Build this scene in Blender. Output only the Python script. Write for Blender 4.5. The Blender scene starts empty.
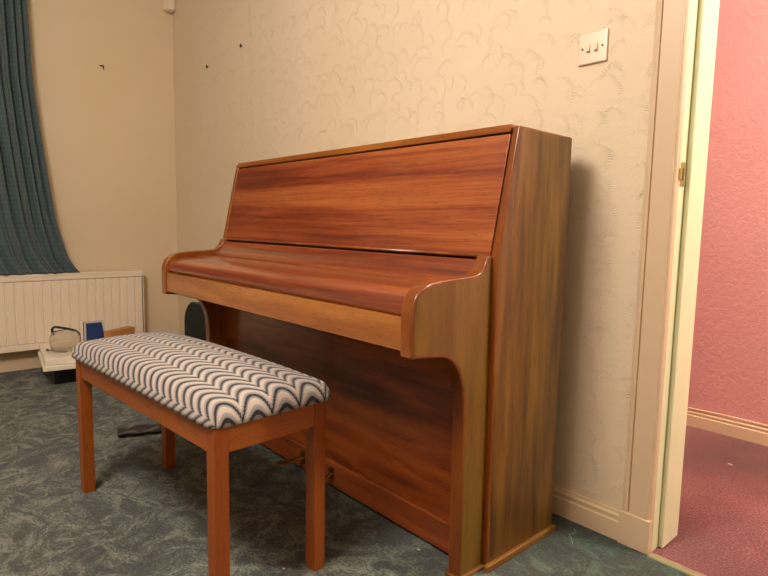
import bpy, bmesh, math, random
from mathutils import Vector, Matrix
random.seed(4)
S = bpy.context.scene
COL = S.collection
PI = math.pi

# ------------------------------------------------------------------ helpers
def srgb(r, g, b):
    def f(c):
        c /= 255.0
        return c/12.92 if c <= .04045 else ((c+.055)/1.055)**2.4
    return (f(r), f(g), f(b), 1.0)

def link(o, parent=None):
    COL.objects.link(o)
    if parent: o.parent = parent
    return o

def thing(name, label, cat, loc=(0, 0, 0), rz=0, group=None, kind=None):
    o = bpy.data.objects.new(name, None)
    o.location = loc; o.rotation_euler = (0, 0, rz); o.empty_display_size = .05
    if label: o['label'] = label
    if cat: o['category'] = cat
    if group: o['group'] = group
    if kind: o['kind'] = kind
    return link(o)

def tag(o, label, cat, group=None):
    o['label'] = label; o['category'] = cat
    if group: o['group'] = group
    return o

def obj(name, bm, m, parent=None, smooth=False, bevel=0, seg=2, kind=None, label=None, offset=(0, 0, 0)):
    """link a bmesh as one object; world-built shapes get their origin moved to `offset`"""
    me = bpy.data.meshes.new(name)
    bmesh.ops.recalc_face_normals(bm, faces=bm.faces)
    bm.to_mesh(me); bm.free()
    me.materials.append(m)
    if smooth:
        for p in me.polygons: p.use_smooth = True
    o = bpy.data.objects.new(name, me)
    link(o, parent)
    o.location = offset
    if bevel:
        b = o.modifiers.new('bevel', 'BEVEL'); b.width = bevel; b.segments = seg
        b.limit_method = 'ANGLE'; b.angle_limit = math.radians(30)
        for p in me.polygons: p.use_smooth = True
        w = o.modifiers.new('wn', 'WEIGHTED_NORMAL'); w.keep_sharp = False; w.weight = 100
    if kind: o['kind'] = kind
    if label: o['label'] = label
    return o

def BM(): return bmesh.new()

def box(bm, x0, x1, y0, y1, z0, z1):
    v = [bm.verts.new((x, y, z)) for x in (x0, x1) for y in (y0, y1) for z in (z0, z1)]
    for f in ((0,1,3,2),(4,6,7,5),(0,4,5,1),(2,3,7,6),(0,2,6,4),(1,5,7,3)):
        bm.faces.new([v[i] for i in f])
    return bm

def boxm(*a): return box(BM(), *a)

def prism(bm, pts, axis, a, b):
    """polygon pts (two coordinates) swept along axis 0/1/2 between a and b"""
    def P(t, q):
        l = list(q); l.insert(axis, t); return l
    A = [bm.verts.new(P(a, q)) for q in pts]; B = [bm.verts.new(P(b, q)) for q in pts]
    n = len(pts)
    bm.faces.new(A); bm.faces.new(B[::-1])
    for i in range(n): bm.faces.new((A[i], A[(i+1) % n], B[(i+1) % n], B[i]))
    return bm

def tube(bm, pts, r, n=10, cap=True):
    pts = [Vector(p) for p in pts]; rings = []
    rr = r if isinstance(r, (list, tuple)) else [r]*len(pts)
    up = None
    for i, p in enumerate(pts):
        d = (pts[min(i+1, len(pts)-1)]-pts[max(i-1, 0)]).normalized()
        if up is None:
            up = Vector((0, 0, 1)) if abs(d.z) < .9 else Vector((1, 0, 0))
        s = d.cross(up).normalized(); up = s.cross(d).normalized()
        rings.append([bm.verts.new(p+s*math.cos(2*PI*k/n)*rr[i]+up*math.sin(2*PI*k/n)*rr[i]) for k in range(n)])
    for a, b in zip(rings, rings[1:]):
        for k in range(n): bm.faces.new((a[k], a[(k+1) % n], b[(k+1) % n], b[k]))
    if cap: bm.faces.new(rings[0][::-1]); bm.faces.new(rings[-1])
    return bm

def smooth_pts(p, n=6):
    """Catmull-Rom through the points"""
    out = []; p = [Vector(q) for q in p]
    for i in range(len(p)-1):
        a = p[max(i-1, 0)]; b = p[i]; c = p[i+1]; d = p[min(i+2, len(p)-1)]
        for k in range(n):
            t = k/n
            out.append(.5*((2*b)+(c-a)*t+(2*a-5*b+4*c-d)*t*t+(3*b-a-3*c+d)*t**3))
    out.append(p[-1]); return out

# ------------------------------------------------------------------ node helper
class N:
    def __init__(s, name, rough=.5, spec=.5):
        s.m = bpy.data.materials.new(name); s.m.use_nodes = True
        s.t = s.m.node_tree; s.b = s.t.nodes['Principled BSDF']
        s.b.inputs['Roughness'].default_value = rough
        s.b.inputs['Specular IOR Level'].default_value = spec
    def n(s, k, **kw):
        x = s.t.nodes.new(k)
        for a, b in kw.items():
            if a.startswith('i_'):
                x.inputs[a[2:].replace('_', ' ')].default_value = b
            else: setattr(x, a, b)
        return x
    def l(s, a, b): s.t.links.new(a, b)
    def coord(s, scale=(1, 1, 1), rot=(0, 0, 0), out='Object', src=None):
        if src is None: src = s.n('ShaderNodeTexCoord').outputs[out]
        mp = s.n('ShaderNodeMapping'); mp.inputs['Scale'].default_value = scale
        mp.inputs['Rotation'].default_value = rot
        s.l(src, mp.inputs['Vector']); return mp.outputs[0]
    def noise(s, vec, scale, detail=4, rough=.6, dist=0):
        x = s.n('ShaderNodeTexNoise'); x.inputs['Scale'].default_value = scale
        x.inputs['Detail'].default_value = detail; x.inputs['Roughness'].default_value = rough
        x.inputs['Distortion'].default_value = dist
        s.l(vec, x.inputs['Vector']); return x.outputs['Fac']
    def math(s, op, a, b=None, clamp=False):
        x = s.n('ShaderNodeMath', operation=op); x.use_clamp = clamp
        for i, v in enumerate((a, b)):
            if v is None: continue
            if isinstance(v, (int, float)): x.inputs[i].default_value = v
            else: s.l(v, x.inputs[i])
        return x.outputs[0]
    def ramp(s, f, stops, interp='LINEAR'):
        x = s.n('ShaderNodeValToRGB'); r = x.color_ramp; r.interpolation = interp
        while len(r.elements) < len(stops): r.elements.new(.5)
        for e, (p, c) in zip(r.elements, stops): e.position = p; e.color = c
        s.l(f, x.inputs[0]); return x.outputs[0]
    def mix(s, f, a, b, blend='MIX'):
        x = s.n('ShaderNodeMix', data_type='RGBA', blend_type=blend)
        for i, v in ((0, f), (6, a), (7, b)):
            if isinstance(v, (int, float)): x.inputs[i].default_value = v
            elif isinstance(v, tuple): x.inputs[i].default_value = v
            else: s.l(v, x.inputs[i])
        return x.outputs[2]
    def color(s, c):
        if isinstance(c, tuple): s.b.inputs['Base Color'].default_value = c
        else: s.l(c, s.b.inputs['Base Color'])
    def bump(s, h, strength=.3, dist=.002, prev=None):
        x = s.n('ShaderNodeBump'); x.inputs['Strength'].default_value = strength
        x.inputs['Distance'].default_value = dist; s.l(h, x.inputs['Height'])
        if prev: s.l(prev, x.inputs['Normal'])
        s.l(x.outputs[0], s.b.inputs['Normal']); return x.outputs[0]
    def set(s, **kw):
        for a, b in kw.items(): s.b.inputs[a.replace('_', ' ')].default_value = b
        return s

def wood(name, dark, mid, light, axis='x', rough=.3, coat=.4, band=14, warp=.5, fig=1.0, shift=(0, 0, 0), coatr=.12):
    m = N(name, rough, .5)
    st = {'x': (.12, 1, 1), 'z': (1, 1, .10), 'y': (1, .12, 1)}[axis]
    tc = m.n('ShaderNodeTexCoord').outputs['Object']
    mp = m.n('ShaderNodeMapping'); mp.inputs['Location'].default_value = shift; m.l(tc, mp.inputs[0])
    v = m.coord(st, src=mp.outputs[0])
    big = m.noise(v, band, 2.5, .5, warp)
    st2 = {'x': (.03, 1, 1), 'z': (1, 1, .03), 'y': (1, .03, 1)}[axis]
    v2 = m.coord(st2, src=mp.outputs[0])
    fine = m.noise(v2, 160, 5, .65)
    f = m.math('ADD', m.math('MULTIPLY', big, .78*fig), m.math('MULTIPLY', fine, .22))
    f = m.math('ADD', f, .39*(1-fig))
    c = m.ramp(f, [(.34, dark), (.5, mid), (.64, light)])
    # short dark pores
    st3 = {'x': (.05, 1, 1), 'z': (1, 1, .05), 'y': (1, .05, 1)}[axis]
    por = m.noise(m.coord(st3, src=mp.outputs[0]), 420, 1, .5)
    pm = m.ramp(por, [(.30, (.62, .62, .62, 1)), (.42, (1, 1, 1, 1))])
    c = m.mix(1.0, c, pm, 'MULTIPLY')
    m.color(c)
    m.set(Coat_Weight=coat, Coat_Roughness=coatr)
    m.bump(fine, .08, .0006)
    return m.m

def plain(name, c, rough=.5, metal=0, spec=.5, bump=None, **kw):
    m = N(name, rough, spec); m.color(c); m.set(Metallic=metal, **kw)
    if bump:
        m.bump(m.noise(m.coord(), bump[0], 4), bump[1], bump[2])
    return m.m

# ------------------------------------------------------------------ materials
# sapele front of the piano: broad red and orange bands that run along it
def sapele_front(name, shift):
    m = N(name, .34, .5)
    tc = m.n('ShaderNodeTexCoord').outputs['Object']
    mp = m.n('ShaderNodeMapping'); mp.inputs['Location'].default_value = shift; m.l(tc, mp.inputs[0])
    src = mp.outputs[0]
    broad = m.noise(m.coord((.035, .9, .9), (0, .03, 0), src=src), 11, 3, .55, .25)
    mid = m.noise(m.coord((.03, 1, 1), (0, -.03, 0), src=src), 42, 4, .65, .3)
    fine = m.noise(m.coord((.03, 1, 1), src=src), 190, 4, .65)
    f = m.math('ADD', m.math('MULTIPLY', broad, .46), m.math('ADD', m.math('MULTIPLY', mid, .34), m.math('MULTIPLY', fine, .20)))
    c = m.ramp(f, [(.37, srgb(84, 30, 14)), (.45, srgb(120, 50, 22)), (.52, srgb(146, 72, 33)), (.62, srgb(166, 94, 46))])
    por = m.noise(m.coord((.05, 1, 1), src=src), 420, 1, .5)
    c = m.mix(1.0, c, m.ramp(por, [(.30, (.66, .66, .66, 1)), (.42, (1, 1, 1, 1))]), 'MULTIPLY')
    m.color(c); m.set(Coat_Weight=.55, Coat_Roughness=.1)
    m.bump(fine, .06, .0005)
    return m.m
M_front = sapele_front('sapele_front', (0, 0, .31))
M_fall = sapele_front('sapele_fallboard', (.7, .2, .9))
M_fall.node_tree.nodes['Principled BSDF'].inputs['Coat Weight'].default_value = .9
M_lower = wood('sapele_lower', srgb(84, 34, 12), srgb(122, 56, 20), srgb(142, 74, 28), 'x', .3, .35, 20, .3, shift=(3, 1, 2))
M_side = wood('veneer_side', srgb(68, 40, 8), srgb(100, 65, 13), srgb(122, 84, 21), 'z', .34, .25, 26, .15, shift=(1, 2, 0))
M_arm = wood('veneer_arm', srgb(98, 70, 13), srgb(112, 82, 17), srgb(126, 94, 22), 'z', .32, .4, 22, .2)
M_edge = wood('edge_lipping', srgb(104, 50, 12), srgb(126, 64, 15), srgb(146, 80, 20), 'z', .28, .5, 12, .2)
M_slip = wood('keyslip_wood', srgb(132, 74, 30), srgb(152, 90, 38), srgb(168, 106, 50), 'x', .38, .3, 20, .4)
M_lid = wood('lid_wood', srgb(118, 58, 15), srgb(142, 78, 22), srgb(160, 96, 28), 'x', .36, .35, 18, .3)
M_plinth = wood('plinth_wood', srgb(104, 66, 26), srgb(124, 80, 32), srgb(140, 94, 40), 'y', .4, .2, 18, .3)
M_dark = plain('dark_inside', srgb(30, 14, 8), .7)
M_bench = wood('bench_wood', srgb(130, 62, 14), srgb(146, 72, 17), srgb(158, 84, 22), 'z', .42, .18, 9, .2, fig=.6)
M_benchx = wood('bench_rail_wood', srgb(130, 62, 14), srgb(146, 74, 17), srgb(160, 86, 22), 'x', .42, .18, 9, .2, fig=.6)
M_brass = plain('aged_brass', srgb(150, 112, 58), .35, 1.0)
M_brass2 = plain('strike_brass', srgb(170, 150, 80), .4, .7)

def wallpaper():
    m = N('embossed_wallpaper', .62, .35)
    tc = m.n('ShaderNodeTexCoord').outputs['Object']
    sep = m.n('ShaderNodeSeparateXYZ'); m.l(tc, sep.inputs[0])
    cmb = m.n('ShaderNodeCombineXYZ'); m.l(sep.outputs[0], cmb.inputs[0]); m.l(sep.outputs[2], cmb.inputs[1])
    # gentle warp so that the fans are not circles
    nz = m.n('ShaderNodeTexNoise'); nz.inputs['Scale'].default_value = 9; m.l(cmb.outputs[0], nz.inputs['Vector'])
    wv = m.n('ShaderNodeVectorMath', operation='MULTIPLY_ADD')
    m.l(nz.outputs['Color'], wv.inputs[0]); wv.inputs[1].default_value = (.035, .035, 0); m.l(cmb.outputs[0], wv.inputs[2])
    total = None
    for sc, rad, wid, nst, off in ((8.0, .050, .008, 50, 0), (9.5, .036, .008, 36, 3.3), (9.0, .024, .007, 26, 7.1)):
        mp = m.n('ShaderNodeMapping'); mp.inputs['Location'].default_value = (off, off*.7, 0)
        m.l(wv.outputs[0], mp.inputs[0])
        vo = m.n('ShaderNodeTexVoronoi', voronoi_dimensions='2D'); vo.inputs['Scale'].default_value = sc
        vo.inputs['Randomness'].default_value = .75; m.l(mp.outputs[0], vo.inputs['Vector'])
        d = m.n('ShaderNodeVectorMath', operation='SUBTRACT'); m.l(mp.outputs[0], d.inputs[0]); m.l(vo.outputs['Position'], d.inputs[1])
        ln = m.n('ShaderNodeVectorMath', operation='LENGTH'); m.l(d.outputs[0], ln.inputs[0])
        sp = m.n('ShaderNodeSeparateXYZ'); m.l(d.outputs[0], sp.inputs[0])
        ang = m.math('ARCTAN2', sp.outputs[1], sp.outputs[0])
        st = m.math('MULTIPLY_ADD', m.math('SINE', m.math('MULTIPLY', ang, nst)), .5)
        m.t.nodes[-1].inputs[2].default_value = .5
        band = m.math('DIVIDE', m.math('ABSOLUTE', m.math('SUBTRACT', ln.outputs['Value'], rad)), wid)
        band = m.math('SUBTRACT', 1.0, band, True)
        # keep part of every ring: a random facing per cell
        cs = m.n('ShaderNodeSeparateColor'); m.l(vo.outputs['Color'], cs.inputs[0])
        msk = m.math('ADD', m.math('COSINE', m.math('SUBTRACT', ang, m.math('MULTIPLY', cs.outputs[0], 2.6))), .25, True)
        h = m.math('MULTIPLY', m.math('MULTIPLY', st, band), msk)
        total = h if total is None else m.math('ADD', total, h)
    fine = m.noise(tc, 260, 3, .6)
    lump = m.noise(tc, 38, 3, .6, .8)
    h = m.math('ADD', total, m.math('ADD', m.math('MULTIPLY', fine, .5), m.math('MULTIPLY', lump, .9)))
    c = m.ramp(m.noise(tc, 1.4, 2), [(.3, srgb(220, 200, 174)), (.7, srgb(225, 206, 182))])
    m.color(c); m.bump(h, .85, .0020)
    return m.m
M_paper = wallpaper()
def painted(name, c1, c2, s=2.0, bs=90, bst=.15, rough=.6):
    m = N(name, rough, .35)
    m.color(m.ramp(m.noise(m.coord(), s, 3), [(.3, c1), (.7, c2)]))
    m.bump(m.noise(m.coord(), bs, 4), bst, .0015); return m.m
M_leftwall = painted('cream_wall', srgb(219, 198, 166), srgb(223, 203, 173), 1.5, 120, .08)
M_ceiling = painted('white_ceiling', srgb(225, 218, 205), srgb(230, 224, 212))
M_pink = N('pink_textured_wall', .55, .4)
M_pink.color(M_pink.ramp(M_pink.noise(M_pink.coord(), 2, 3), [(.3, srgb(226, 162, 170)), (.7, srgb(230, 168, 175))]))
M_pink.bump(M_pink.noise(M_pink.coord(), 34, 4, .6, 1.2), .6, .006); M_pink = M_pink.m
M_gloss = plain('cream_gloss_paint', srgb(214, 188, 160), .32, bump=(40, .05, .001))
M_jamb = plain('jamb_cream_paint', srgb(224, 224, 190), .35, bump=(40, .08, .001))
M_skirt = plain('skirting_paint', srgb(216, 192, 160), .35, bump=(40, .06, .001))
M_hallskirt = plain('hall_skirting_paint', srgb(236, 208, 182), .35)
M_white = plain('white_plastic', srgb(226, 208, 188), .3)
M_radi = plain('radiator_enamel', srgb(238, 222, 202), .35)
M_black = plain('black_plastic', srgb(18, 20, 22), .4)
M_case = plain('black_fabric_case', srgb(11, 13, 13), .8, bump=(300, .2, .001))
M_caserim = plain('grey_case_piping', srgb(70, 76, 74), .6)
M_darkgap = plain('dark_screw', srgb(96, 72, 50), .5, .4)

def carpet(name, dark, mid, light, leaf=True, fine=520):
    m = N(name, .95, .1)
    tc = m.n('ShaderNodeTexCoord').outputs['Object']
    nz = m.n('ShaderNodeTexNoise'); nz.inputs['Scale'].default_value = 6; nz.inputs['Detail'].default_value = 3
    m.l(tc, nz.inputs['Vector'])
    wv = m.n('ShaderNodeVectorMath', operation='MULTIPLY_ADD')
    m.l(nz.outputs['Color'], wv.inputs[0]); wv.inputs[1].default_value = (.20, .20, 0); m.l(tc, wv.inputs[2])
    if leaf:
        big = m.noise(wv.outputs[0], 6.5, 3, .55, 2.4)
        wave = m.noise(m.coord((1, 2.2, 1), (0, 0, .5), src=wv.outputs[0]), 22, 4, .6, 2.2)
        f = m.math('ADD', m.math('MULTIPLY', big, .60), m.math('MULTIPLY', wave, .40))
    else:
        f = m.math('ADD', m.math('MULTIPLY', m.noise(tc, 3, 2, .5), .3), .35)
    pile = m.noise(tc, fine, 2, .7)
    pile2 = m.noise(tc, 130, 3, .7)
    f = m.math('ADD', m.math('MULTIPLY', f, .54), m.math('ADD', m.math('MULTIPLY', pile, .20), m.math('MULTIPLY', pile2, .26)))
    if leaf: c = m.ramp(f, [(.44, dark), (.50, mid), (.555, light)])
    else: c = m.ramp(f, [(.40, dark), (.5, mid), (.60, light)])
    if leaf:   # darker teal by the back wall, greyer towards the middle of the room
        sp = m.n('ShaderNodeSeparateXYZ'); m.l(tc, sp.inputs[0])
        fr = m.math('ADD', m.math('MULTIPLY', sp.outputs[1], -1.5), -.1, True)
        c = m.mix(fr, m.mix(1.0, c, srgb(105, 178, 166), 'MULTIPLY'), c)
    m.color(c)
    m.bump(m.math('ADD', pile, pile2), .8, .006)
    m.set(Sheen_Weight=.25, Sheen_Roughness=.6)
    return m.m
M_carpet = carpet('teal_leaf_carpet', srgb(16, 22, 20), srgb(50, 58, 51), srgb(128, 132, 114))
M_red = carpet('red_carpet', srgb(58, 14, 20), srgb(110, 36, 43), srgb(184, 108, 110), False, 230)

def flame():
    m = N('flame_stitch_fabric', .85, .2)
    uv = m.n('ShaderNodeTexCoord').outputs['UV']
    sp = m.n('ShaderNodeSeparateXYZ'); m.l(uv, sp.inputs[0])
    U, V = sp.outputs[0], sp.outputs[1]
    PER = .0350; AR = .0765; ST = .0036
    vq = m.math('SNAP', V, ST)
    w = m.math('SUBTRACT', m.math('MULTIPLY', m.math('FRACT', m.math('DIVIDE', vq, AR)), 2.0), 1.0)
    aw = m.math('POWER', m.math('ABSOLUTE', w), 1.9)
    s = m.math('MULTIPLY', m.math('SUBTRACT', 1.0, aw), .042)
    f = m.math('FRACT', m.math('DIVIDE', m.math('SUBTRACT', U, s), PER))
    black = srgb(14, 12, 14); g3 = srgb(146, 142, 146); grey = srgb(132, 128, 130); pale = srgb(200, 194, 188); pink = srgb(206, 186, 176); g2 = srgb(158, 154, 154)
    c = m.ramp(f, [(0, black), (.25, g3), (.37, g2), (.50, pink), (.76, pale), (.86, g3)], 'CONSTANT')
    # stitches
    su = m.math('SINE', m.math('MULTIPLY', U, 2*PI/.0045)); sv = m.math('SINE', m.math('MULTIPLY', V, 2*PI/ST))
    h = m.math('MULTIPLY', su, sv)
    c = m.mix(m.math('MULTIPLY', m.math('ADD', h, 1.0), .2), c, srgb(92, 84, 86))
    m.color(c); m.bump(h, .5, .0012); m.set(Sheen_Weight=.15)
    return m.m
M_flame = flame()

def curtain_mat():
    m = N('teal_checked_curtain', .8, .2)
    uv = m.n('ShaderNodeTexCoord').outputs['UV']
    sp = m.n('ShaderNodeSeparateXYZ'); m.l(uv, sp.inputs[0])
    def line(o, per, w):
        f = m.math('FRACT', m.math('DIVIDE', o, per)); return m.math('LESS_THAN', f, w)
    a = line(sp.outputs[1], .026, .22); b = line(sp.outputs[0], .045, .16)
    c = m.mix(m.math('MULTIPLY', m.math('MAXIMUM', a, b), .45), srgb(78, 98, 102), srgb(44, 58, 64))
    m.color(c); m.set(Sheen_Weight=.3)
    m.bump(m.noise(uv, 900, 2), .2, .0005)
    return m.m
M_curtain = curtain_mat()

# ------------------------------------------------------------------ the setting
RX, RY, RZ = 5.0, -3.7, 2.42          # room extents (x 0..RX, y RY..0)
HY = 1.177; DX0, DX1, DH = 3.234, 4.06, 2.02; WT = .13
def struct(name, bm, m, bevel=0, **k): return obj(name, bm, m, None, bevel=bevel, kind='structure', **k)
struct('floor', boxm(-.1, RX+.1, RY-.1, -.012, -.05, 0), M_carpet)
struct('floor_hall', boxm(1.6, 7.1, -.012, HY+.1, -.05, .0), M_red)
bm = BM(); box(bm, -.1, DX0-.02, 0, WT, -.05, RZ); box(bm, DX1+.02, 7.0, 0, WT, -.05, RZ); box(bm, DX0-.02, DX1+.02, 0, WT, DH+.02, RZ)
struct('wall_back', bm, M_paper)
struct('wall_left', boxm(-.1, 0, RY, 0, -.05, RZ), M_leftwall)
struct('wall_right', boxm(RX, RX+.1, RY, 0, -.05, RZ), M_leftwall)
HX = 7.0
struct('wall_hall_far_end', boxm(HX, HX+.1, 0, HY, -.05, RZ), M_pink)
struct('wall_front', boxm(-.1, RX+.1, RY-.1, RY, -.05, RZ), M_leftwall)
struct('wall_hall', boxm(1.6, 7.1, HY, HY+.1, -.05, RZ), M_pink)
struct('wall_hall_end', boxm(1.5, 1.6, WT, HY, -.05, RZ), M_pink)
struct('ceiling', boxm(-.1, 7.1, RY-.1, HY+.1, RZ, RZ+.1), M_ceiling)

def skirt_profile(d, h):
    # (distance from wall, height), moulded top with two ridges
    return [(0, 0), (d, 0), (d, h*.62), (d*.99, h*.66), (d*.72, h*.69), (d*.70, h*.78), (d*.80, h*.80), (d*.80, h*.86), (d*.42, h*.92), (d*.36, h), (0, h)]
struct('baseboard_back', prism(BM(), [(-a, b) for a, b in skirt_profile(.017, .082)], 0, .0, 3.151), M_skirt)
struct('baseboard_left', prism(BM(), [(a, b) for a, b in skirt_profile(.017, .086)], 1, RY, -.017), M_skirt)
struct('baseboard_hall', prism(BM(), [(HY-a, b) for a, b in skirt_profile(.018, .076)], 0, 1.6, 7.0), M_hallskirt)

# door frame of the opening into the hall
df = thing('door_1', None, None, (DX0, 0, 0), 0, None, 'structure')
def W(name, bm, m, parent, **k):
    """a child drawn in world coordinates under a parent that is only moved, never turned"""
    q = parent
    while q:
        bmesh.ops.translate(bm, verts=bm.verts, vec=-q.location); q = q.parent
    return obj(name, bm, m, parent, **k)
# architrave cross-section in (x, y): bead, groove, flat, raised inner edge
def archi(x0, sgn):
    p = [(0, 0), (0, -.010), (.004, -.017), (.012, -.020), (.018, -.018), (.0195, -.012), (.023, -.012), (.0245, -.019), (.070, -.021), (.074, -.020), (.0755, -.015), (.081, -.014), (.083, 0)]
    return [(x0+sgn*a, b) for a, b in p]
W('architrave', prism(BM(), archi(3.151, 1), 2, .0945, DH+.06), M_gloss, df)
W('architrave', prism(BM(), archi(DX1+.083, -1), 2, .0945, DH+.06), M_gloss, df)
W('architrave', boxm(3.151, DX1+.083, -.02, 0, DH+.06, DH+.14), M_gloss, df)
bm = boxm(3.149, 3.2335, -.024, -.0002, 0, .0945); W('plinth_block', bm, M_gloss, df, bevel=.002)
bm = boxm(DX1+.0005, DX1+.085, -.024, -.0002, 0, .0945); W('plinth_block', bm, M_gloss, df, bevel=.002)
bm = boxm(DX0-.0198, DX0, -.0001, .145, 0, DH); W('jamb', bm, M_jamb, df)
bm = boxm(DX1, DX1+.0198, -.0001, .145, 0, DH); W('jamb', bm, M_jamb, df)
bm = boxm(DX0-.0198, DX1+.0198, -.0001, .145, DH, DH+.0198); W('jamb', bm, M_jamb, df)
bm = boxm(DX0, DX0+.013, .040, .145, .001, DH); W('door_stop', bm, M_jamb, df, bevel=.0015)
bm = boxm(DX1-.013, DX1, .040, .145, .001, DH); W('door_stop', bm, M_jamb, df, bevel=.0015)
bm = boxm(DX0, DX1, .040, .151, DH-.013, DH); W('door_stop', bm, M_jamb, df, bevel=.0015)
# strike plate
bm = BM()
for z0, z1 in ((.990, 1.005), (1.035, 1.050)): box(bm, DX0, DX0+.0015, .006, .030, z0, z1)
box(bm, DX0, DX0+.0015, .024, .030, 1.005, 1.035); box(bm, DX0, DX0+.0015, .006, .012, 1.005, 1.035)
box(bm, DX0-.001, DX0+.004, -.002, .008, 1.006, 1.034)
sp_ = W('strike_plate', bm, M_brass2, df, bevel=.0006, label='small brass strike plate')
W('latch_hole', boxm(DX0, DX0+.0006, .012, .024, 1.005, 1.035), M_black, df)
# carpet bar in the doorway
M_bar = plain('carpet_bar', srgb(150, 140, 108), .45, .3)
bm = prism(BM(), [(-.030, 0), (-.028, .004), (-.022, .006), (-.012, .006), (-.006, .004), (-.004, 0)], 0, 3.236, DX1)
struct('trim_1', bm, M_bar)
# a dark seam in the hall carpet where the door closes
# ------------------------------------------------------------------ things on the walls
def screw(name, label, loc, axis, scale=1.0, hook=False):
    t = thing(name, label, 'screw', loc)
    bm = BM()
    a = Vector((1, 0, 0)) if axis == 'x' else Vector((0, -1, 0))
    s = Vector((0, 1, 0)) if axis == 'x' else Vector((1, 0, 0))
    tube(bm, [a*-.004, a*.012*scale], .0035*scale, 8)
    obj('shank', bm, M_darkgap, t, smooth=True)
    bm = BM()
    if hook:
        pts = [a*.010, a*.018+Vector((0, 0, -.002)), a*.021+s*.002+Vector((0, 0, -.012)), a*.016+s*.004+Vector((0, 0, -.022))]
        tube(bm, smooth_pts(pts, 4), .003, 8)
        tube(bm, [a*.004-s*.014, a*.004+s*.010], .0035, 8)
        obj('hook', bm, M_darkgap, t, smooth=True)
    else:
        tube(bm, [a*.008+Vector((0, 0, .010)), a*.011, a*.008+Vector((0, 0, -.010))], [.0025, .0045, .003], 8)
        obj('head', bm, M_darkgap, t, smooth=True)
    return t
screw('wall_hook', 'small dark hook screwed into the plain cream left wall', (0, -.441, 1.811), 'x', 1.2, True)
screw('wall_screw', 'small dark screw in the papered wall, the one nearer the room corner', (.518, 0, 1.793), 'y')
screw('wall_screw', 'small dark screw in the papered wall, the higher one further from the corner', (.938, 0, 1.823), 'y')

# alarm sensor high in the corner
t = thing('motion_detector', 'small white alarm sensor high in the far corner of the room', 'sensor', (.0, .0, 2.225))
bm = prism(BM(), [(0, 0), (.0, -.062), (.018, -.066), (.050, -.045), (.060, -.012), (.052, -.0)], 2, 0.004, .13)
obj('housing', bm, M_white, t, bevel=.006, seg=3)
bm = prism(BM(), [(.006, -.01), (.01, -.052), (.02, -.056), (.042, -.040), (.046, -.012)], 2, -.006, .006)
obj('lens', bm, plain('sensor_lens', srgb(190, 172, 150), .25), t, bevel=.003)

# light switch
sx, sz = 2.937, 1.338
t = thing('light_switch', 'double light switch on a square metal plate beside the door frame', 'switch', (sx+.043, 0, sz+.043))
M_plate = plain('brushed_plate', srgb(226, 206, 186), .36, .35)
bm = boxm(-.043, .043, -.008, 0, -.043, .043); obj('plate', bm, M_plate, t, bevel=.003, seg=3)
for k in (-1, 1):
    bm = boxm(-.0065, .0065, -.0095, -.0075, -.0125, .0125)
    bmesh.ops.translate(bm, verts=bm.verts, vec=(k*.0115, 0, 0)); fr = obj('rocker_frame', bm, M_plate, t, bevel=.001)
    bm = prism(BM(), [(-.009, -.010), (-.0165, -.0105), (-.0150, -.006), (-.011, .010), (-.009, .011)], 0, k*.0115-.005, k*.0115+.005)
    obj('rocker', bm, M_white, fr, bevel=.001)
    bm = BM(); tube(bm, [(k*.030, -.007, 0), (k*.030, -.0088, 0)], .0032, 12); obj('screw', bm, M_darkgap, t)

# cable lying on the hall skirting
bm = BM()
pts = [(x, HY-.006-.004*max(0, math.sin((x-2.3)*3)), .080+.0035*math.sin((x-2.9)*9)) for x in [2.0+.06*i for i in range(42)]]
tube(bm, smooth_pts(pts, 2), .004, 8)
tag(obj('cable', bm, M_hallskirt, None, smooth=True), 'thin pale cable running along the top of the hall skirting', 'cable')

# ------------------------------------------------------------------ piano
XL, XR = 1.532, 2.991
P = thing('upright_piano', 'brown wooden upright piano standing against the cream papered wall', 'piano', ((XL+XR)/2, -.26, 0))
YB = -.105
ST = .022
def inset(ap, d):
    n = len(ap); out = []
    def area(q): return sum(q[i-1][0]*q[i][1]-q[i][0]*q[i-1][1] for i in range(len(q)))
    sg = 1 if area(ap) > 0 else -1
    for i in range(n):
        p0 = Vector(ap[i-1]); p1 = Vector(ap[i]); p2 = Vector(ap[(i+1) % n])
        a = (p1-p0).normalized(); b = (p2-p1).normalized()
        na = Vector((-a.y, a.x)); nb = Vector((-b.y, b.x)); h = (na+nb)
        h = h/max(h.length_squared, .3)*2
        q = p1+h*d*sg; out.append((q.x, q.y))
    return out
side = [(YB, .003), (YB, 1.123), (-.3475, 1.125), (-.4165, .803), (-.4105, .003)]
for x0, s in ((XL, -1), (XR-ST, 1)):
    s_ = W('side_panel', prism(BM(), side, 0, x0, x0+ST), M_edge, P, bevel=.0045, seg=3)
    o_ = x0+ST if s > 0 else x0
    W('side_veneer', prism(BM(), inset(side, .006), 0, o_-.002*s, o_+.0006*s), M_side, s_)
def arm_profile():
    up = [(-.411, .806), (-.434, .806), (-.440, .790), (-.452, .775), (-.470, .765), (-.50, .761), (-.54, .759), (-.587, .7565), (-.629, .7515), (-.655, .742), (-.674, .726), (-.684, .704), (-.6875, .68), (-.6865, .588)]
    dn = [(-.640, .584), (-.600, .580), (-.575, .575), (-.553, .563), (-.536, .545), (-.524, .522), (-.514, .493), (-.509, .46), (-.506, .42), (-.503, .003)]
    a = [Vector((0, p[0], p[1])) for p in up[1:]]; b = [Vector((0, p[0], p[1])) for p in dn]
    sa = smooth_pts(a[:-1], 3)+[a[-1]]; sb = smooth_pts(b[:-1], 3)+[b[-1]]
    return [up[0]]+[(v.y, v.z) for v in sa]+[(v.y, v.z) for v in sb]+[(-.411, .003)]
XA = 2.976; AT = .037
ap = arm_profile()
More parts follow.
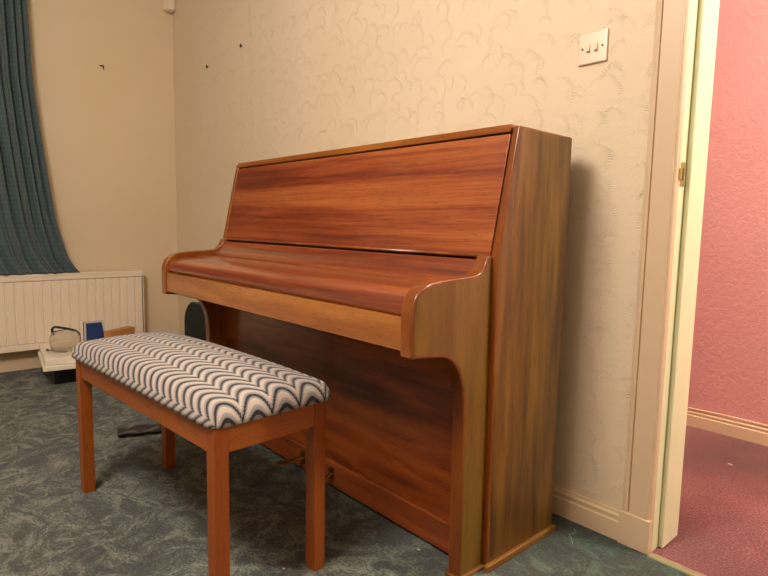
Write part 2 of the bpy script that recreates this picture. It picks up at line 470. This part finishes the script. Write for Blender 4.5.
for x0, x1, s in ((XA-AT, XA, 1), (XL+.015, XL+.015+AT, -1)):
    a_ = W('arm', prism(BM(), ap, 0, x0, x1), M_edge, P, bevel=.006, seg=4)
    o_ = x1 if s > 0 else x0
    W('arm_veneer', prism(BM(), inset(ap, .0075), 0, o_-.002*s, o_+.0006*s), M_arm, a_)
IX0, IX1 = XL+.015+AT, XA-AT      # between the arms
PX0, PX1 = XL+ST, XR-ST           # between the sides
def strip(pts, th=0, n=6):
    """open profile (y,z) -> smooth list"""
    return [(v.y, v.z) for v in smooth_pts([Vector((0, a, b)) for a, b in pts], n)]
# lid
W('top_lid', boxm(PX0+.002, PX1-.003, -.352, YB+.012, 1.111, 1.1300), M_lid, P, bevel=.002)
# upper front panel with a bead along its foot
up = [(-.350, 1.1065), (-.4125, .812), (-.4125, .803), (-.392, .803), (-.330, 1.1065)]
u_ = W('upper_panel', prism(BM(), up, 0, PX0+.003, PX1-.004), M_front, P, bevel=.0012)
W('bottom_bead', prism(BM(), strip([(-.410, .811), (-.4165, .8095), (-.4195, .8055), (-.4165, .8015), (-.410, .800)], n=4), 0, IX0-.012, PX1-.006), M_edge, u_, smooth=True)
W('top_rail', boxm(PX0, PX1, -.34, -.30, 1.08, 1.110), M_dark, P)
# closed fallboard: front lid and the flap behind it, meeting in a crease
fl = strip([(-.668, .677), (-.6735, .684), (-.675, .694), (-.671, .707), (-.660, .7195), (-.642, .728), (-.615, .7335), (-.57, .7375), (-.515, .7422)], n=5)
f_ = W('fallboard', prism(BM(), fl+[(-.515, .722), (-.60, .715), (-.640, .700), (-.650, .677)], 0, IX0+.002, IX1-.002), M_fall, P, bevel=.001)
fb = strip([(-.501, .7465), (-.490, .7475), (-.470, .754), (-.452, .766), (-.440, .780), (-.433, .7965)], n=5)
W('fallboard_flap', prism(BM(), fb+[(-.415, .7965), (-.420, .770), (-.450, .742), (-.502, .724)], 0, IX0+.002, IX1-.002), M_fall, P, bevel=.001)
W('crease', boxm(IX0+.002, IX1-.002, -.5148, -.5012, .716, .7215), M_dark, P)  # dark strip in the gap, the shade of the deep joint put into its colour
# key slip and key bed
W('key_slip', boxm(IX0+.001, IX1-.001, -.681, -.660, .600, .6755), M_slip, P, bevel=.0015)
W('key_bed', boxm(IX0, IX1, -.660, -.42, .592, .64), M_dark, P)
# lower front
W('lower_panel', prism(BM(), [(-.438, .096), (-.434, .590), (-.418, .590), (-.420, .096)], 0, IX0+.09, IX1-.03), M_lower, P, bevel=.001)
for a, b in ((IX0, IX0+.088), (IX1-.028, IX1)):
    W('stile', boxm(a, b, -.428, -.40, .096, .592), M_lower, P)
W('bottom_rail', boxm(IX0, IX1, -.449, -.42, .012, .094), wood('rail_wood', srgb(100, 44, 20), srgb(134, 66, 30), srgb(156, 84, 40), 'x', .3, .4, 16, .4), P, bevel=.002)
W('bottom_board', boxm(PX0, PX1, -.425, YB, .004, .03), M_dark, P)
W('back', boxm(PX0, PX1, YB-.012, YB+.004, .01, 1.10), M_dark, P)
# floor strips under both sides
for x0, x1 in ((XR+.0004, XR+.013), (XL-.013, XL-.0004)):
    W('side_plinth', boxm(x0, x1, -.425, YB+.001, 0, .018), M_plinth, P, bevel=.0025)
for x0, x1 in ((XA-AT-.004, XA+.008), (XL+.008, XL+.019+AT)):
    W('toe_block', boxm(x0, x1, -.509, -.4105, 0, .010), M_plinth, P, bevel=.002)
# pedals
for px, sp in ((2.205, -.03), (2.375, .02)):
    bm = BM()
    sec = [(-.40, .009, .006), (-.449, .009, .006), (-.475, .011, .0055), (-.500, .018, .005), (-.520, .024, .0045), (-.532, .022, .004), (-.538, .012, .003)]
    rings = []
    for i, (y, w, h) in enumerate(sec):
        cx = px+sp*(-(y+.449))/.09; z = .052-.010*max(0, (-(y)-.449)/.09)
        rings.append([bm.verts.new((cx+w*math.cos(2*PI*k/12), y, z+h*math.sin(2*PI*k/12))) for k in range(12)])
    for a, b in zip(rings, rings[1:]):
        for k in range(12): bm.faces.new((a[k], a[(k+1) % 12], b[(k+1) % 12], b[k]))
    bm.faces.new(rings[0]); bm.faces.new(rings[-1][::-1])
    pd = W('pedal', bm, M_brass, P, smooth=True)
    W('pedal_plate', boxm(px-.014, px+.014, -.4505, -.4488, .032, .076), M_brass, pd, bevel=.0008)

# ------------------------------------------------------------------ bench
BL, BWd, BH, LW = .871, .3046, .443, .036
bx, by, br = 2.7328, -1.0249, .0662
B = thing('piano_bench', 'orange-brown wooden piano bench with a zigzag flame-stitch padded seat', 'bench', (bx, by, 0), br)
# local frame: x from -BL to 0, y from 0 to BWd
LY = .0345
for x0 in (-BL, -LW):
    for y0 in (0, BWd-LY):
        obj('leg', boxm(x0, x0+LW, y0, y0+LY, 0, BH), M_bench, B, bevel=.002)
RHh = .062
for y0 in (.0035, BWd-.0235):
    obj('side_rail', boxm(-BL+LW, -LW, y0, y0+.020, BH-RHh, BH-.001), M_benchx, B, bevel=.0015)
M_benchy = wood('bench_end_wood', srgb(134, 66, 14), srgb(150, 78, 18), srgb(164, 90, 24), 'y', .42, .18, 9, .2, fig=.6)
for x0 in (-BL+.0035, -.0215):
    obj('end_rail', boxm(x0, x0+.020, LY, BWd-LY, BH-RHh, BH-.001), M_benchy, B, bevel=.0015)
# seat pad: unfolded coordinate runs over the rounded edge
bm = BM(); uvl = bm.loops.layers.uv.new('UVMap')
OV = .010; R = .034; Q = R*PI/2
OX = .032; OY = .026
Lx = BL+OV+OX; Ly = BWd+OV+OY   # seat pad size
def unfold(L, n):
    q = [Q*i/7 for i in range(8)]
    mid = [Q+(L-2*R)*i/n for i in range(1, n)]
    return q+mid+[L-2*R+2*Q-v for v in q[::-1]]
def pos(s, L):
    T = L-2*R+2*Q
    if s < Q: th = s/R; return R*(1-math.cos(th)), math.sin(th)
    if s > T-Q: th = (T-s)/R; return L-R*(1-math.cos(th)), math.sin(th)
    return R+s-Q, 1.0
us = unfold(Lx, 44); vs = unfold(Ly, 16)
grid = {}
Tx = Lx-2*R+2*Q
for i, u in enumerate(us):
    for j, v in enumerate(vs):
        x, a = pos(u, Lx); y, b = pos(v, Ly)
        dx = max(0, R-x, x-(Lx-R))/R; dy = max(0, R-y, y-(Ly-R))/R
        dxx = dx*math.sqrt(1-dy*dy/2); dyy = dy*math.sqrt(1-dx*dx/2)
        rr = min(1.0, math.hypot(dxx, dyy))
        z = math.sqrt(max(0, 1-rr**2.2))
        xx = x if dx == 0 else (R-R*dxx if x < R else Lx-R+R*dxx)
        yy_ = y if dy == 0 else (R-R*dyy if y < R else Ly-R+R*dyy)
        dome = .035*math.sin(PI*xx/Lx)**.6*math.sin(PI*min(1, max(0, yy_/Ly)))**.7 if 0 < xx < Lx and 0 < yy_ < Ly else 0
        grid[i, j] = bm.verts.new((-BL-OX+xx, -OV+yy_, BH+.0005+.042*z+dome*z))
for i in range(len(us)-1):
    for j in range(len(vs)-1):
        f = bm.faces.new((grid[i, j], grid[i+1, j], grid[i+1, j+1], grid[i, j+1])); f.smooth = True
        for lp, (a, b) in zip(f.loops, ((i, j), (i+1, j), (i+1, j+1), (i, j+1))):
            lp[uvl].uv = (Tx-us[a], vs[b]-.014)
edge = [grid[i, 0] for i in range(len(us))]+[grid[len(us)-1, j] for j in range(1, len(vs))]+[grid[i, len(vs)-1] for i in range(len(us)-2, -1, -1)]+[grid[0, j] for j in range(len(vs)-2, 0, -1)]
bm.faces.new(edge[::-1])
obj('seat_cushion', bm, M_flame, B)

# ------------------------------------------------------------------ radiator on the left wall
R0 = thing('radiator', 'white ribbed panel radiator under the curtain on the left wall', 'radiator', (0, -.9, 0))
y0r, y1r, zr0, zr1 = -2.15, -.265, .125, .562
bm = BM()
# corrugated front panel
prof = []; pitch = .0465; yy = y1r-.012
while yy > y0r+.02:
    prof += [(yy, .100), (yy-.034, .100), (yy-.0375, .0915), (yy-.043, .0915)]
    yy -= pitch
prof.append((y0r+.01, .100))
poly = [(b, a) for a, b in prof]
poly = poly+[(.088, y0r+.01), (.088, y1r-.012)]
prism(bm, poly, 2, zr0+.040, zr1-.040)
W('front_panel', bm, M_radi, R0, bevel=.0012)
W('bottom_edge', boxm(.080, .102, y0r+.005, y1r-.005, zr0, zr0+.038), M_radi, R0, bevel=.006, seg=3)
W('top_edge', boxm(.084, .102, y0r+.005, y1r-.005, zr1-.038, zr1-.012), M_radi, R0, bevel=.004, seg=3)
W('rear_panel', boxm(.030, .046, y0r+.01, y1r-.01, zr0+.01, zr1-.02), M_radi, R0, bevel=.003)
bm = BM(); box(bm, .026, .104, y0r, y1r, zr1-.014, zr1)
W('top_grille', bm, M_radi, R0, bevel=.004, seg=3)
for y in (y0r, y1r-.004):
    W('side_cap', boxm(.026, .101, y, y+.004, zr0+.012, zr1-.004), M_radi, R0, bevel=.001)
for y in (-.45, -1.9):
    W('bracket', boxm(.0005, .030, y, y+.03, .2, .48), M_radi, R0)
bm = BM(); tube(bm, smooth_pts([(.062, y1r-.03, .135), (.062, y1r-.03, .10), (.062, y1r-.03, 0)], 3), .0075, 10)
W('pipe', bm, M_radi, R0, smooth=True)

# ------------------------------------------------------------------ curtain resting on the radiator
edge_pts = [(2.30, -.846), (2.055, -.844), (1.637, -.834), (1.371, -.811), (1.042, -.775), (.85, -.748), (.758, -.726), (.66, -.700), (.625, -.682), (.59, -.662), (.5655, -.640)]
def edge_y(z):
    for (za, ya), (zb_, yb) in zip(edge_pts, edge_pts[1:]):
        if z >= zb_: 
            t = (z-zb_)/(za-zb_); return yb+(ya-yb)*t
    return edge_pts[-1][1]
bm = BM(); uvl = bm.loops.layers.uv.new('UVMap')
NU, NZ = 260, 70
Wc = 1.9
g = {}
ys_left = -2.2
for j in range(NZ+1):
    tz = j/NZ
    z = .5655+(2.30-.5655)*(tz**1.3)
    ey = edge_y(z)
    for i in range(NU+1):
        s = i/NU
        y = ey+(ys_left-ey)*(s**1.15)
        drop = max(0, min(1, (z-.57)/.5))
        ph = s*34+.35*math.sin(s*9)
        amp = .030*(.65+.35*drop)
        x = .082+amp*math.sin(ph*4.6+.8)+.010*math.sin(ph*7.3+1)+.006*math.sin(ph*7+z*2)
        # hem bunches up on the radiator top
        low = max(0, 1-(z-.5655)/.16)
        x += .012*low*math.sin(s*47+2)+.010*low
        y += .010*low*math.sin(s*61)
        x = max(.022, x)
        g[i, j] = bm.verts.new((x, y, z))
for i in range(NU):
    for j in range(NZ):
        f = bm.faces.new((g[i, j], g[i+1, j], g[i+1, j+1], g[i, j+1])); f.smooth = True
        for lp, (a, b) in zip(f.loops, ((i, j), (i+1, j), (i+1, j+1), (i, j+1))):
            lp[uvl].uv = (a/NU*2.6, (b/NZ)**1.3*1.76)
C_ = thing('curtain', 'dark teal checked curtain hanging down onto the radiator top', 'curtain', (.08, -1.2, .57))
cur = W('fabric', bm, M_curtain, C_)
so = cur.modifiers.new('thick', 'SOLIDIFY'); so.thickness = .002
bm = BM(); tube(bm, [(.075, -.80, 2.31), (.075, -2.25, 2.31)], .014, 12)
W('curtain_rail', bm, M_white, C_, smooth=True)
for y in (-.9, -2.1): W('rail_bracket', boxm(0, .07, y-.01, y+.01, 2.30, 2.32), M_white, C_)

# ------------------------------------------------------------------ small things by the radiator
M_cream = plain('cream_plastic', srgb(240, 230, 212), .38)
# black box on the floor
t = thing('black_crate', 'black plastic box on the carpet under the white case, beside the bench leg', 'box', (.32, -.66, 0))
bm = BM(); W('body', boxm(.15, .475, -.868, -.42, .0, .094), M_black, t, bevel=.004)
for k in range(7):
    y = -.85+k*.055
    W('rib', boxm(.475, .479, y, y+.022, .02, .075), M_black, t, bevel=.001)
# white case, lid over base
rzc = math.radians(-7.5)
t = thing('white_case', 'flat cream plastic case lying on the black box in front of the radiator', 'case', (.355, -.70, .0945), rzc)
obj('base', boxm(-.215, .225, -.205, .29, 0, .026), M_cream, t, bevel=.005, seg=3)
obj('lid', boxm(-.225, .205, -.195, .29, .0265, .062), M_cream, t, bevel=.006, seg=3)
obj('lip', boxm(.205, .217, -.10, .22, .0262, .038), M_cream, t, bevel=.003)
# clear jug with a black handle
M_clear = N('cloudy_clear_plastic', .12); M_clear.color(srgb(246, 240, 230)); M_clear.set(Transmission_Weight=.85, IOR=1.12, Alpha=1.0); M_clear = M_clear.m
jy, jx, jz = -.785, .37, .1595
t = thing('clear_jug', 'cloudy clear plastic jug with a black handle on the cream case', 'jug', (jx, jy, jz))
bm = BM(); prof = [(.0, .0), (.050, .0), (.056, .006), (.062, .05), (.060, .085), (.048, .108), (.046, .108), (.057, .085), (.058, .05), (.052, .009), (0, .006)]
n = 32; rings = []
for r_, z_ in prof:
    rings.append([bm.verts.new((max(r_, .0005)*math.cos(2*PI*k/n), max(r_, .0005)*1.25*math.sin(2*PI*k/n), z_)) for k in range(n)])
for a, b in zip(rings, rings[1:]):
    for k in range(n): bm.faces.new((a[k], a[(k+1) % n], b[(k+1) % n], b[k]))
obj('body', bm, M_clear, t, smooth=True)
bm = BM(); tube(bm, smooth_pts([(-.01, -.056, .085), (-.01, -.060, .120), (-.01, -.050, .132), (-.005, -.030, .130), (.0, .03, .112), (.005, .060, .096), (.005, .070, .080)], 6), .0065, 10)
obj('handle', bm, M_black, t, smooth=True, label='black curved handle')
# thin rod on the case
bm = BM(); tube(bm, [(.345, -.868, .1665), (.450, -.80, .1665)], .0035, 8); tube(bm, [(.340, -.872, .1675), (.349, -.866, .1675)], .0065, 10)
o = obj('rod', bm, plain('grey_metal', srgb(120, 104, 88), .4, .6), None, smooth=True)
tag(o, 'thin grey rod lying across the cream case', 'rod')
# blue box with a pale rim
M_blue = plain('blue_plastic', srgb(38, 62, 118), .35)
t = thing('blue_container', 'blue tapered plastic container with a pale rim standing on the cream case', 'container', (.30, -.622, .1595))
bm = BM()
def frustum(bm, x0, x1, w0a, w0b, w1a, w1b, z0, z1):
    pts = [(w0a, z0), (w0b, z0), (w1b, z1), (w1a, z1)]
    return prism(bm, pts, 0, x0, x1)
obj('body', frustum(bm, -.03, .026, -.050, .062, -.050, .040, 0, .134), M_blue, t, bevel=.008, seg=3)
bm = frustum(BM(), .020, .0262, -.056, .070, -.056, .046, 0, .142)
obj('rim', bm, plain('pale_rim', srgb(196, 190, 184), .5), t, bevel=.004)
bm = frustum(BM(), .024, .0300, -.046, .058, -.046, .036, .004, .131)
obj('face', bm, M_blue, t, bevel=.005)
# wooden box behind the bench
M_card = plain('brown_card', srgb(186, 128, 74), .8, bump=(60, .2, .001))
t = thing('cardboard_box', 'small brown cardboard box on the cream case behind the bench seat', 'box', (.405, -.53, .1575), math.atan2(.16, -.09)-PI)
obj('body', boxm(-.092, .092, .002, .050, 0, .100), M_card, t, bevel=.002)
obj('flap', boxm(-.090, .090, .0, .0018, .05, .0995), M_card, t)
# black round-topped case behind the piano's left end
t = thing('instrument_case', 'black round-topped case standing behind the left end of the piano', 'case', (1.16, -.26, 0))
def arch(w, h, r):
    p = [(-w, 0), (w, 0)]
    for k in range(9): a = PI/2*k/8; p.append((w-r+r*math.cos(a), h-r+r*math.sin(a)))
    for k in range(9): a = PI/2+PI/2*k/8; p.append((-w+r+r*math.cos(a), h-r+r*math.sin(a)))
    return p
obj('shell', prism(BM(), arch(.20, .47, .11), 1, -.10, .10), M_case, t, bevel=.012, seg=4)
rp = arch(.201, .471, .11)
for y in (-.088,):
    bm = BM(); tube(bm, [(a, y, b) for a, b in rp[1:]]+[(rp[0][0], y, 0)], .004, 8)
    obj('piping', bm, M_caserim, t, smooth=True)

# rolled dark thing on the carpet
bm = BM()
pts = [(1.455, -.845, .022), (1.47, -.80, .024), (1.49, -.74, .026), (1.515, -.67, .026), (1.54, -.60, .024)]
rings = []
sp_pts = smooth_pts(pts, 6); n = 18
for i, p in enumerate(sp_pts):
    t_ = i/(len(sp_pts)-1); rr = .021+.005*math.sin(t_*3)+.0015*math.sin(t_*23)
    d = (sp_pts[min(i+1, len(sp_pts)-1)]-sp_pts[max(i-1, 0)]).normalized(); sd = Vector((d.y, -d.x, 0))
    rings.append([bm.verts.new(p+sd*math.cos(2*PI*k/n)*rr*(1.25+.10*math.sin(3*2*PI*k/n+t_*5))+Vector((0, 0, 1))*math.sin(2*PI*k/n)*rr*(.92+.07*math.sin(5*2*PI*k/n+t_*3))) for k in range(n)])
for a, b in zip(rings, rings[1:]):
    for k in range(n): bm.faces.new((a[k], a[(k+1) % n], b[(k+1) % n], b[k]))
inner = [bm.verts.new(sp_pts[0]+(v.co-sp_pts[0])*.8) for v in rings[0]]
deep = [bm.verts.new(v.co+(sp_pts[2]-sp_pts[0])*1.6) for v in inner]
for k in range(n):
    bm.faces.new((rings[0][k], rings[0][(k+1) % n], inner[(k+1) % n], inner[k])); bm.faces.new((inner[k], inner[(k+1) % n], deep[(k+1) % n], deep[k]))
bm.faces.new(deep); bm.faces.new(rings[-1])
zmin = min(v.co.z for v in bm.verts)
for v in bm.verts: v.co.z = .001+(v.co.z-zmin)*.72+.004*math.sin(v.co.x*90+v.co.y*40)*(v.co.z > .03)
tag(obj('rolled_cloth', bm, plain('dark_brown_cloth', srgb(44, 36, 32), .5, bump=(90, .4, .002)), None, smooth=True), 'dark brown rolled bundle lying on the carpet behind the bench', 'cloth')

# crumbs on the carpets
M_crumb = plain('pale_crumb', srgb(220, 200, 170), .8)
def crumb(x, y, label, s=.005, a=.5):
    bm = BM(); bmesh.ops.create_icosphere(bm, subdivisions=1, radius=1)
    for v in bm.verts: v.co = Vector((v.co.x*s*1.8, v.co.y*s*.8, v.co.z*s*.45))*(1+random.uniform(-.2, .2))
    zm = min(v.co.z for v in bm.verts)
    for v in bm.verts: v.co.z -= zm
    o = obj('paper_scrap', bm, M_crumb, None, offset=(x, y, .0)); o.rotation_euler.z = a
    tag(o, label, 'scrap', 'scraps on the carpets')
crumb(2.816, -.481, 'tiny pale scrap on the green carpet in front of the piano foot', .0035, .3)
crumb(2.466, -.644, 'tiny pale scrap on the green carpet between the bench end legs', .002, .3)
crumb(2.654, -.806, 'tiny pale scrap on the green carpet nearest the bottom of the photo', .003, .9)
crumb(3.176, .825, 'tiny pale scrap on the red hall carpet', .006, -.3)
# thread on the carpet by the skirting
bm = BM()
th = [(u, v) for u, v in ((2.985, -.010), (3.0, -.10), (3.03, -.13), (3.06, -.115), (3.085, -.12))]
tube(bm, smooth_pts([(3.075, -.135, .004), (3.06, -.115, .005), (3.045, -.10, .004), (3.05, -.075, .005), (3.035, -.06, .004)], 5), .0011, 6)
tag(obj('thread', bm, plain('pale_thread', srgb(150, 168, 158), .8), None, smooth=True), 'pale loose thread on the carpet between piano and skirting', 'thread')

# ------------------------------------------------------------------ lights
def point(name, loc, power, color, r):
    l = bpy.data.lights.new(name, 'POINT'); l.energy = power; l.color = color; l.shadow_soft_size = r
    o = bpy.data.objects.new(name, l); o.location = loc; COL.objects.link(o); return o
point('ceiling_lamp', (2.80, -1.88, 2.15), 122, (1, .905, .795), .28)
point('hall_lamp', (4.5, .62, 2.22), 124, (.95, 1, .80), .12)
w = bpy.data.worlds.new('world'); S.world = w; w.use_nodes = True
w.node_tree.nodes['Background'].inputs[0].default_value = (.9, .8, .7, 1); w.node_tree.nodes['Background'].inputs[1].default_value = .02

# ------------------------------------------------------------------ camera
yaw, pit, rol, fpx = .8392, .1097, .0185, 566.33
cy, sy, cp, sp = math.cos(yaw), math.sin(yaw), math.cos(pit), math.sin(pit)
fw = Vector((-sy*cp, cy*cp, -sp)); rt = Vector((cy, sy, 0)); upv = rt.cross(fw)
r2 = rt*math.cos(rol)+upv*math.sin(rol); u2 = -rt*math.sin(rol)+upv*math.cos(rol)
cam = bpy.data.cameras.new('camera'); co = bpy.data.objects.new('camera', cam); COL.objects.link(co)
M = Matrix((r2, u2, -fw)).transposed().to_4x4(); M.translation = Vector((3.8254, -1.5326, .8755))
co.matrix_world = M
cam.sensor_fit = 'HORIZONTAL'; cam.sensor_width = 36; cam.lens = fpx/768*36; cam.clip_start = .02
S.camera = co
S.view_settings.view_transform = 'Standard'; S.view_settings.look = 'None'
S.view_settings.gamma = 1; S.view_settings.use_curve_mapping = False
S.view_settings.exposure = 0.0
